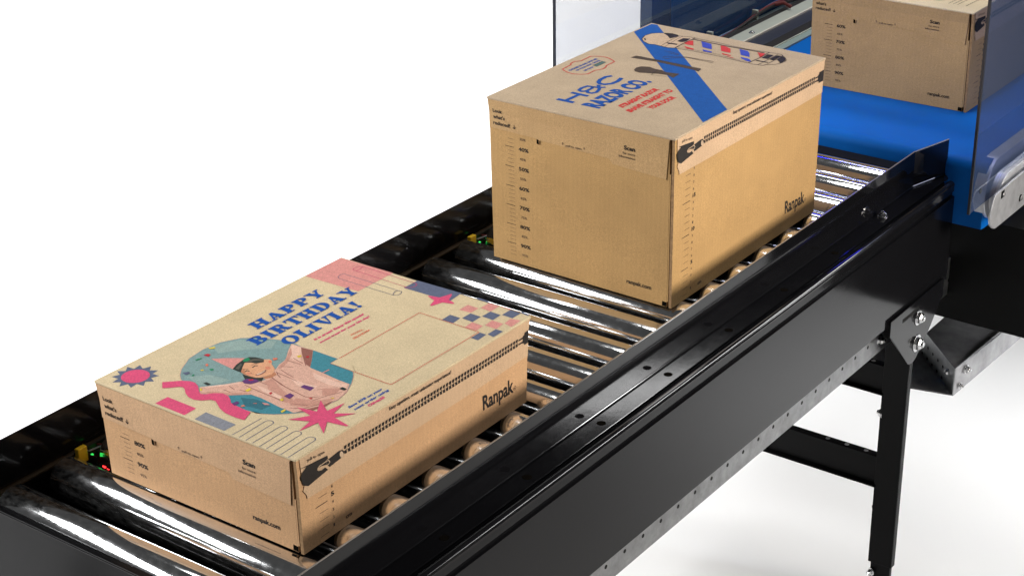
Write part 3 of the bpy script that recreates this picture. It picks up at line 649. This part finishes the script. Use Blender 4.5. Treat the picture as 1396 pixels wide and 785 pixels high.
for q, m in [([(350, 60), (425, 85), (420, 200), (330, 170), (320, 120)], SH3), ([(330, 330), (460, 380), (560, 400), (520, 440), (400, 400)], SH3), ([(520, 290), (700, 360), (810, 390), (790, 420), (650, 390), (540, 340)], SH3), ([(380, 500), (540, 520), (700, 500), (640, 545), (480, 575), (330, 560)], SH2), ([(600, 420), (760, 420), (700, 470), (600, 480)], SH2), ([(150, 400), (260, 440), (360, 520), (300, 540), (160, 470)], SH2), ([(470, 590), (600, 560), (700, 515), (640, 560), (520, 600), (380, 618)], SHIRTD)]: A.poly(zz4(q), m, 3.5)
for q, m in [([(420, 120), (700, 60), (1050, 70), (1000, 140), (700, 160), (480, 190)], TL2), ([(180, 420), (400, 400), (600, 450), (500, 480), (300, 500)], TL2), ([(700, 620), (860, 640), (1000, 700), (900, 740), (740, 700)], TD)]: A.poly(z3(q), m, 2.5)
A.poly(z3([(410, 245), (560, 238), (740, 238), (690, 300), (628, 348)]), ROSE, 4)
A.poly(z3([(622, 345), (660, 300), (730, 250), (780, 228), (850, 230), (925, 248), (930, 285), (850, 300), (740, 310), (722, 335), (708, 380), (660, 362)]), HAIR, 5)
A.poly(z3([(715, 395), (780, 415), (900, 415), (922, 432), (903, 467), (850, 445), (745, 447)]), HAIR, 5)
A.poly(z3([(703, 375), (718, 330), (738, 285), (800, 282), (850, 292), (925, 278), (928, 252), (985, 250), (1007, 268), (1000, 295), (1035, 345), (1012, 388), (960, 412), (900, 428), (850, 430), (790, 418), (735, 398)]), SKIN, 6)
A.poly(z3([(703, 375), (718, 335), (738, 350), (745, 390), (790, 412), (850, 428), (790, 418), (735, 398)]), SK2, 6.5); A.poly(z3(ell(778, 388, 22, 12, n=12)[:-1]), SK3, 6.6); A.poly(z3(ell(965, 335, 28, 16, n=12)[:-1]), SK3, 6.6)
A.poly(z3([(740, 285), (850, 262), (925, 262), (920, 250), (830, 245), (760, 265)]), HR2, 5.5); A.poly(z3([(650, 340), (700, 290), (715, 300), (680, 350)]), HR2, 5.5)
A.poly(z3([(1000, 395), (1030, 370), (1050, 400), (1000, 430), (940, 440), (905, 432), (960, 414)]), SK2, 4.5)
A.line(z3([(735, 376), (760, 360), (787, 366)]), .17, HAIR, 7); A.line(z3([(813, 332), (838, 314), (866, 314)]), .17, HAIR, 7)
A.line(z3([(728, 352), (750, 343), (775, 348)]), .06, HAIR, 7); A.line(z3([(805, 312), (830, 298), (862, 300)]), .06, HAIR, 7)
A.line(z3([(800, 378), (808, 392), (826, 394)]), .06, SHIRTD, 7)
A.poly(z3([(838, 402), (900, 380), (950, 348), (945, 375), (905, 398), (860, 410)]), SHIRTD, 7); A.poly(z3([(855, 398), (905, 380), (938, 358), (932, 368), (900, 388), (862, 402)]), TEETH, 8)
A.poly(z3(ell(985, 275, 16, 12, n=10)[:-1]), SALMON, 7)
for q, m in [([(340, 212), (375, 198), (412, 205), (385, 225)], CRIMSON), ([(258, 255), (320, 236), (318, 246), (270, 264)], GREEN), ([(130, 380), (200, 372), (205, 388), (165, 405)], SLATE), ([(395, 345), (435, 342), (438, 355), (410, 362)], GREEN), ([(308, 354), (340, 350), (338, 362), (318, 364)], YELLOW),
             ([(335, 482), (370, 474), (410, 492), (378, 506)], HAIR), ([(385, 140), (450, 130), (455, 145), (400, 152)], YELLOW), ([(355, 305), (375, 292), (388, 308), (370, 322)], SALMON), ([(222, 412), (240, 396), (250, 400), (238, 418)], GREEN),
             ([(712, 462), (760, 440), (860, 448), (880, 468), (800, 492), (735, 485)], PURPLE), ([(770, 450), (820, 443), (828, 455), (785, 460)], CRIMSON), ([(742, 552), (790, 530), (803, 545), (765, 568)], YELLOW), ([(718, 258), (770, 235), (795, 250), (770, 270), (730, 276)], GREEN),
             ([(612, 680), (665, 658), (690, 675), (640, 702)], PURPLE), ([(975, 582), (1000, 568), (1010, 580), (990, 594)], CRIMSON), ([(1080, 640), (1112, 630), (1118, 648), (1095, 660)], YELLOW), ([(1088, 755), (1130, 735), (1138, 750), (1100, 772)], YELLOW), ([(905, 672), (960, 680), (985, 695), (935, 695)], ROSE), ([(815, 680), (860, 676), (850, 684)], SALMON), ([(700, 704), (725, 694), (748, 706), (705, 714)], SALMON), ([(300, 535), (325, 535), (325, 555), (305, 558)], YELLOW), ([(1010, 240), (1055, 238), (1060, 252), (1020, 262)], SALMON)]: A.poly(z3(q), m, 9)
for q, m in [([(420, 410), (450, 392), (535, 415), (500, 442), (470, 430)], PURPLE), ([(285, 485), (335, 460), (370, 478), (330, 508)], PURPLE), ([(740, 425), (765, 410), (800, 425), (780, 440)], HAIR), ([(388, 155), (425, 147), (430, 158), (405, 170)], YELLOW), ([(462, 160), (490, 155), (492, 165), (475, 172)], CRIMSON), ([(665, 500), (700, 497), (690, 508)], YELLOW), ([(600, 292), (655, 265), (660, 270), (612, 294)], ROSE), ([(485, 500), (520, 498), (508, 512)], CRIMSON)]: A.poly(zz4(q), m, 9)
A.poly([(450.9, 495.7), (462.5, 488.8), (472, 492), (480, 499), (484, 507.5)], K_TOP1, 9.5)
A.b.build('printed_photo', c1.lid)

# --- lid artwork of the barber box
A = lid_art(c2)
e9 = lambda p: Z(860, 30, 7.85, p); e10 = lambda p: Z(960, 40, 10.74, p); e7 = lambda p: Z(750, 90, 7.756, p); e6 = lambda p: Z(760, 70, 13.96, p)
A.poly([(864.2, 43.9), (888.2, 33.2), (895.9, 34.2), (991.3, 149.8), (958.4, 167.2)], STRIPE)
A.poly(e9([(118, 185), (150, 150), (220, 128), (300, 122), (380, 125), (420, 140), (500, 160), (680, 178), (620, 215), (520, 260), (470, 282), (380, 275), (320, 262), (260, 246), (190, 240), (130, 212)]), KRFT, 2)
A.line(e9([(320, 262), (260, 246), (190, 240), (135, 212), (118, 185), (150, 150), (220, 128), (300, 122), (400, 125), (480, 140), (510, 155)]), .13, INK, 3)
A.poly(e9([(350, 124), (440, 126), (500, 142), (515, 156), (450, 176), (418, 182), (395, 155)]), INK, 3)
A.poly(e9([(138, 180), (155, 178), (165, 195), (150, 203)]), INK, 3)
A.line(e9([(320, 262), (440, 190), (520, 155)]), .10, INK, 4); A.line(e9([(360, 272), (500, 185), (560, 158)]), .07, INK, 4)
A.line(e9([(470, 283), (580, 225), (685, 178)]), .16, INK, 4); A.line(e9([(318, 262), (400, 280), (470, 283)]), .10, INK, 4); A.line(e9([(510, 155), (600, 162), (690, 175)]), .10, INK, 4)
A.poly(e9([(495, 210), (560, 178), (640, 184), (590, 215), (540, 222)]), INK, 4); A.poly(e9([(375, 222), (440, 232), (500, 240), (490, 250), (400, 238)]), INK, 4)
A.line(e9([(470, 283), (640, 310), (942, 370)])+e10([(300, 420), (640, 500)]), .11, INK, 3); A.line(e9([(490, 270), (940, 352)])+e10([(300, 400), (620, 480)]), .06, INK, 3)
A.line(e9([(690, 178), (942, 228)])+e10([(300, 225), (600, 290), (960, 345)]), .11, INK, 3); A.line(e9([(660, 188), (942, 245)])+e10([(300, 245), (880, 350)]), .30, INKG, 2)
for q, m in [([(565, 232), (600, 212), (668, 203), (670, 258), (600, 245)], RED), ([(570, 262), (672, 290), (670, 305), (600, 290)], RED), ([(755, 212), (862, 240), (868, 298), (768, 275)], POLEB), ([(768, 298), (868, 322), (866, 334), (775, 318)], POLEB)]: A.poly(e9(q), m, 3)
for q, m in [([(240, 245), (300, 250), (385, 290), (385, 352), (250, 325)], RED), ([(260, 355), (390, 385), (390, 398), (262, 372)], RED), ([(330, 400), (430, 424), (425, 430), (345, 412)], RED), ([(520, 295), (640, 325), (662, 360), (664, 412), (535, 380)], POLEB), ([(535, 410), (660, 440), (688, 478), (640, 478), (540, 430)], POLEB), ([(778, 345), (900, 362), (850, 400), (815, 422), (800, 380)], RED)]: A.poly(e10(q), m, 3)
A.line(e10([(645, 497), (800, 430), (955, 345)]), .13, INK, 4); A.line(e10([(645, 497), (720, 520), (800, 528), (860, 538), (915, 520), (1145, 395), (1140, 380), (1080, 365), (955, 345)]), .10, INK, 4)
A.line(e10([(785, 526), (1085, 372)]), .10, INK, 4); A.line(e10([(915, 524), (1040, 520), (1130, 498), (1195, 470), (1200, 450), (1180, 420), (1145, 392)]), .10, INK, 4)
A.poly(e10([(840, 425), (930, 372), (1020, 385), (930, 440)]), INK, 3); A.poly(e10([(955, 445), (1060, 390), (1130, 395), (1010, 462)]), INK, 3); A.poly(e10([(1065, 450), (1145, 400), (1185, 430), (1190, 460), (1110, 510), (1100, 480)]), INK, 3)
A.poly(e10([(755, 455), (940, 488), (930, 496), (770, 470)]), INK, 3)
A.poly(e9([(0, 384), (55, 366), (100, 372), (270, 405), (755, 508), (722, 534), (640, 510), (270, 428), (60, 395)]), INKG, 3); A.line(e9([(60, 368), (400, 432), (750, 505)]), .10, INK, 4)
A.poly(e9([(33, 515), (60, 492), (110, 480), (200, 484), (265, 508), (330, 520), (370, 540), (520, 560), (480, 585), (455, 602), (390, 572), (300, 558), (200, 552), (90, 545), (45, 532)]), INKG, 3)
A.line(e9([(220, 565), (285, 522)]), .08, INK, 4); A.line(e9([(215, 568), (300, 580), (380, 590)]), .05, INK, 4)
for ln in [[(345, 380), (400, 368), (450, 378), (590, 378), (890, 430)], [(340, 388), (380, 398), (430, 390), (600, 385), (880, 442)], [(360, 315), (430, 325), (510, 350), (500, 358), (440, 345), (400, 335)]]: A.line(e9(ln), .11, INKG, 4)
A.line(e6([(95, 345), (255, 265), (250, 240), (300, 212), (340, 200), (455, 187), (630, 103), (760, 100), (900, 115), (985, 140), (1045, 175), (1085, 203), (1000, 245), (925, 278), (925, 300), (880, 335), (835, 350), (715, 368), (575, 438), (440, 445), (300, 437), (200, 410), (130, 375)]), .16, RED, 2, closed=True)
A.txt('CHOOSE US AND SAVE 20%', *e6([(245, 380), (772, 152), (200, 366)]), BLUE, .02); A.txt('OF YOUR NEXT ORDER', *e6([(375, 380), (830, 180), (335, 368)]), BLUE, .02); A.txt('USE CODE', *e6([(520, 386), (700, 305), (480, 374)]), BLUE, .02)
A.poly(e6([(668, 272), (850, 193), (932, 213), (745, 299)]), ink('dark_green', (62, 88, 84)), 1)
for t in (.3, .55, .8): A.line([Vector(e6([(668, 272)])[0]).lerp(Vector(e6([(745, 299)])[0]), t), Vector(e6([(850, 193)])[0]).lerp(Vector(e6([(932, 213)])[0]), t)], .06, TEALP, 2)
A.line(e7([(75, 352), (250, 390)]), .72, BLUE, 2); A.line(e7([(225, 283), (402, 322)]), .66, BLUE, 2); A.line(e7([(162, 370), (312, 302)]), .6, BLUE, 2)
A.line(e7([(585, 228), (520, 232), (450, 224), (395, 216), (335, 235), (305, 258), (330, 272), (385, 268), (440, 240), (452, 224)]), .5, BLUE, 2); A.line(e7([(385, 262), (400, 285), (440, 292), (490, 282), (520, 250), (510, 210), (535, 212)]), .5, BLUE, 3)
A.line(e7([(655, 108), (590, 118), (530, 148), (510, 175), (530, 192), (580, 198), (650, 190), (715, 165), (755, 130)]), .62, BLUE, 2)
A.txt('RAZOR CO.', *e7([(505, 452), (1072, 168), (325, 414)]), BLUE, .03, layer=2)
A.txt('STRAIGHT RAZOR', *e7([(765, 446), (1155, 252), (715, 425)]), RED, .04); A.txt('SHAVE STRAIGHT TO', *e7([(850, 494), (1305, 265), (795, 474)]), RED, .04); A.txt('YOUR DOOR', *e7([(1070, 462), (1335, 338), (1020, 442)]), RED, .04)
A.b.build('lid_print', c2.lid)
# --- lid artwork of the far box
A = lid_art(c3); e8 = lambda p: Z(1230, 0, 12.69, p)
gcen = A.p(1278.5, -3.5)
A.face_poly([(gcen[0]+(2.0 if i % 2 else 1.8)*cos(i*pi/28), gcen[1]-.1+(2.0 if i % 2 else 1.8)*sin(i*pi/28)) for i in range(56)], ink('badge_green', (70, 160, 120)))
for q in ([(800, 68), (940, 2)], [(880, 80), (1040, 5)], [(955, 88), (1150, -5)], [(1105, 112), (1330, 0)]):
    a, b_ = q; n = 7
    for j in range(n):
        t0, t1 = (j+.1)/n, (j+.85)/n
        A.line(e8([(a[0]+(b_[0]-a[0])*t0, a[1]+(b_[1]-a[1])*t0), (a[0]+(b_[0]-a[0])*t1, a[1]+(b_[1]-a[1])*t1)]), .14, INKG, 1)
A.b.build('lid_print', c3.lid)

# ------------------------------------------------------------------ belt conveyor in the machine
bc = thing('belt_conveyor', (-12, 190, -75), 'wide bright blue conveyor belt running into the machine under the far box', 'belt conveyor')
b = MB(); P = [(146, 1.8)]
prof = [(330, 1.8), (146.9, 1.8)]+[(146.9-1.7*sin(t*pi/12), .1+1.7*cos(t*pi/12)) for t in range(1, 7)]+[(145.2, -9.7), (146.6, -9.9), (330, -9.9)]
b.prism([(-39.6, y, z) for y, z in prof], (55.6, 0, 0), BELT); b.build('belt', bc, smooth=True)
b = MB(); b.box(-41.4, -39.7, 150, 330, -3, 2.1, TEALPL); b.box(-41.5, -41.3, 150, 330, -3, 2.35, GRPL); b.build('belt_edge_rail', bc, bevel=.05)
b = MB(); b.cyl((-43.2, 168, 2.3), (-43.2, 168.2, 2.3), .01, RUBBER); b.box(-43.9, -41.5, 176, 330, -2, 2.2, RUBBER); b.build('rubber_seal', bc, bevel=.5)
b = MB(); b.box(-48.5, -41.5, 150, 330, -2.3, 1.7, DKPL); b.build('inner_rail', bc, bevel=.1)
b = MB(); b.box(-48.6, -48.2, 150, 330, 1.5, 2.06, mat('pale_edge', (.85, .80, .68), rough=.3)); b.build('pale_edge', bc)  # thin pale line along the rail
b = MB(); b.box(-52.0, -48.45, 150, 330, -2, 2.0, GRPL)
b.build('outer_rail', bc, bevel=.25)
hexbolt('bolt', (-49.8, 186, 2.0), (0, 0, 1), .45, .3, bc)
b = MB(); b.box(-53.4, -52.0, 150, 330, -2, 1.9, RUBBER); b.box(-55.2, -53.4, 150, 330, -2, 1.4, TEALPL); b.build('rubber_strip', bc, bevel=.05)
# drive arm: rounded aluminium plates beside the glass
def capsule(x0, x1, yc, zc, r, y1, m, dz=0):
    b = MB(); P = [(yc+r*cos(a), zc+r*sin(a)) for a in [pi/2+i*pi/20 for i in range(21)]]+[(y1, zc-r+dz), (y1, zc+r+dz)]
    b.prism([(x0, y, z) for y, z in P], (x1-x0, 0, 0), m); return b
capsule(14.6, 16.6, 149.4, -3.4, 5.4, 230, BRUSH).build('drive_drum', bc, smooth=True, bevel=.08)
capsule(17.4, 18.9, 147.6, -3.6, 3.9, 230, BRUSH).build('bearing_block', bc, smooth=True, bevel=.06)
b = capsule(18.9, 20.0, 144.3, -3.9, 4.2, 230, BRUSH)
AP = MB(); pts = [(139.6, -.9)]+[(141.6+3.4*cos(a), -3.8+3.3*sin(a)) for a in [pi*.86+i*pi*.62/12 for i in range(13)]]+[(230, -7.0), (230, 0.6)]
AP.prism([(19.6, y, z) for y, z in pts], (.35, 0, 0), BRUSH); arm = AP.build('end_plate', bc, bevel=.05)
h = MB(); q0 = hit(1367, 265, 0, 19.97); q1 = hit(1391, 270, 0, 19.97)
h.box(19.96, 20.0, q0.y-.6, q0.y+.6, q0.z-.6, q0.z+.6, MATTE); h.build('bolt_hole', arm); h = MB(); h.cyl((19.96, q1.y, q1.z), (20.0, q1.y, q1.z), .62, MATTE, 16); h.build('bolt_hole', arm)
hexbolt('bolt', (19.96, q0.y, q0.z), (1, 0, 0), .42, .2, arm, STEEL, False); hexbolt('bolt', (19.96, q1.y, q1.z), (1, 0, 0), .45, .2, arm, STEEL, False)

# ------------------------------------------------------------------ machine: base, glass, inner wall
mc = thing('packaging_machine', (-18, 200, -75), 'packaging machine with black base, smoked acrylic side guards and dark blue interior', 'machine')
b = MB(); b.box(-50, 9.0+30, 150, 320, -29.3, -10.1, MATTE); b.box(-38, 9, 149.6, 150, -22, -10.2, MATTE); base = b.build('base', mc, bevel=.1)
b = MB(); b.box(17.9, 18.25, 134.0, 320, -2.5, 75, GLASS); g1 = b.build('acrylic_guard', mc)
b = MB(); b.box(17.88, 18.27, 133.55, 133.98, -2.6, 75, mat('acrylic_edge', (.03, .032, .04), rough=.3)); 
b.cyl((18.27, 137.4, 0.2), (18.31, 137.4, 0.2), .45, mat('hole_rim', (.03, .04, .05)), 16); b.build('guard_edge', g1)
b = MB(); b.box(-56.2, -55.9, 127.4, 320, -3, 75, GLASSL); g2 = b.build('acrylic_guard', mc)
b = MB(); b.box(-56.22, -55.85, 126.9, 127.38, -3, 75, mat('acrylic_edge', (.03, .032, .04))); b.build('guard_edge', g2)
b = MB(); b.box(-60, -57.5, 161.0, 320, -10, 70, mat('machine_inner_grey', (.05, .06, .07), rough=.35, metal=.3)); b.build('inner_wall', mc)
b = MB(); b.box(-57.5, -57.2, 168, 320, -2, 14, BLUEP); b.box(-57.2, -55.3, 161, 320, -3, -.5, DKPL); b.build('blue_panel', mc)
b = MB()
for dx, m, r in ((0, CABLE, .35), (.7, RUBBER, .28), (-.4, BLUEP, .3)):
    b.tube([(-54.6+dx+.3*sin(y*.21), y, 2.0+.8*sin(y*.13+dx)) for y in range(165, 240, 3)], r, m)
b.tube([(-54, 203, 3), (-52.6, 204, 3.4), (-51, 204.5, 2.6)], .4, CABLE)
b.build('cable_bundle', mc)
for yy in (178, 196, 214): b = MB(); b.box(-55.4, -54.2, yy, yy+.6, 1.2, 3.4, GRPL); b.build('cable_clip', mc)
b = MB(); b.box(-55, 14, 157, 159.5, 29.3, 31, RUBBER); lb = b.build('portal_bar', mc)
b = MB(); b.box(-54, 13, 156.6, 157, 29.6, 30.5, BLUE_GLOW); b.build('unseen_glow_strip', lb)  # glowing strip added out of view, gives the far rollers blue lines

# ------------------------------------------------------------------ galvanised trough under the machine
tr = thing('steel_trough', (9, 155, -40), 'dark galvanised sheet steel bracket tray with bolts below the machine base', 'bracket')
zt_, zb_ = -36.0, -41.3
A_, B_, C_, D_ = (14.0, 145.8), (4.0, 156.0), (4.0, 166), (15.0, 164)
b = MB(); b.prism([(x, y, zt_-.5) for x, y in (A_, B_, C_, D_)], (0, 0, .3), STEELD); b.build('tray', tr, bevel=.05)
def plate(name, p, q, z0, z1, th, m):
    b = MB(); d = (Vector(q)-Vector(p)).normalized(); n = Vector((d.y, -d.x))*th
    b.prism([(p[0], p[1], z0), (q[0], q[1], z0), (q[0]+n.x, q[1]+n.y, z0), (p[0]+n.x, p[1]+n.y, z0)], (0, 0, z1-z0), m); return b.build(name, tr, bevel=.05)
pl = plate('perforated_plate', (-1.0, 161.0), A_, zb_, zt_, .2, STEEL)
pr = plate('side_plate', A_, (15.5, 185), zb_, zt_, -.2, STEELD)
b = MB(); b.prism([(x, y, zb_) for x, y in (A_, (6.5, 144.0), (-6, 150), (-6, 165), (4, 166))], (0, 0, .2), STEELD); b.build('bottom_plate', tr)
b = MB(); dA = (Vector((-1., 161.))-Vector(A_)).normalized(); nn = Vector((dA.y, -dA.x))
for k in range(6):
    for zz, r in ((-38.2, .28), (-40.3, .28)):
        c = Vector(A_)+dA*(5+2.4*k); b.cyl((c.x-nn.x*.25, c.y-nn.y*.25, zz), (c.x+nn.x*.25, c.y+nn.y*.25, zz), r, MATTE, 12)
b.build('hole_row', pl)
for k, zz in ((2.6, -38.0),): 
    c = Vector(A_)+dA*k; hexbolt('bolt', (c.x, c.y-.1, zz), (-.6, -.8, 0), .6, .6, pl)
hexbolt('bolt', (14.4, 149.5, -37.6), (1, -.1, 0), .6, .6, pr); hexbolt('bolt', (14.3, 147.6, -40), (1, -.1, 0), .45, .5, pr)

for o in bpy.data.objects:
    if '_o' in o: del o['_o']
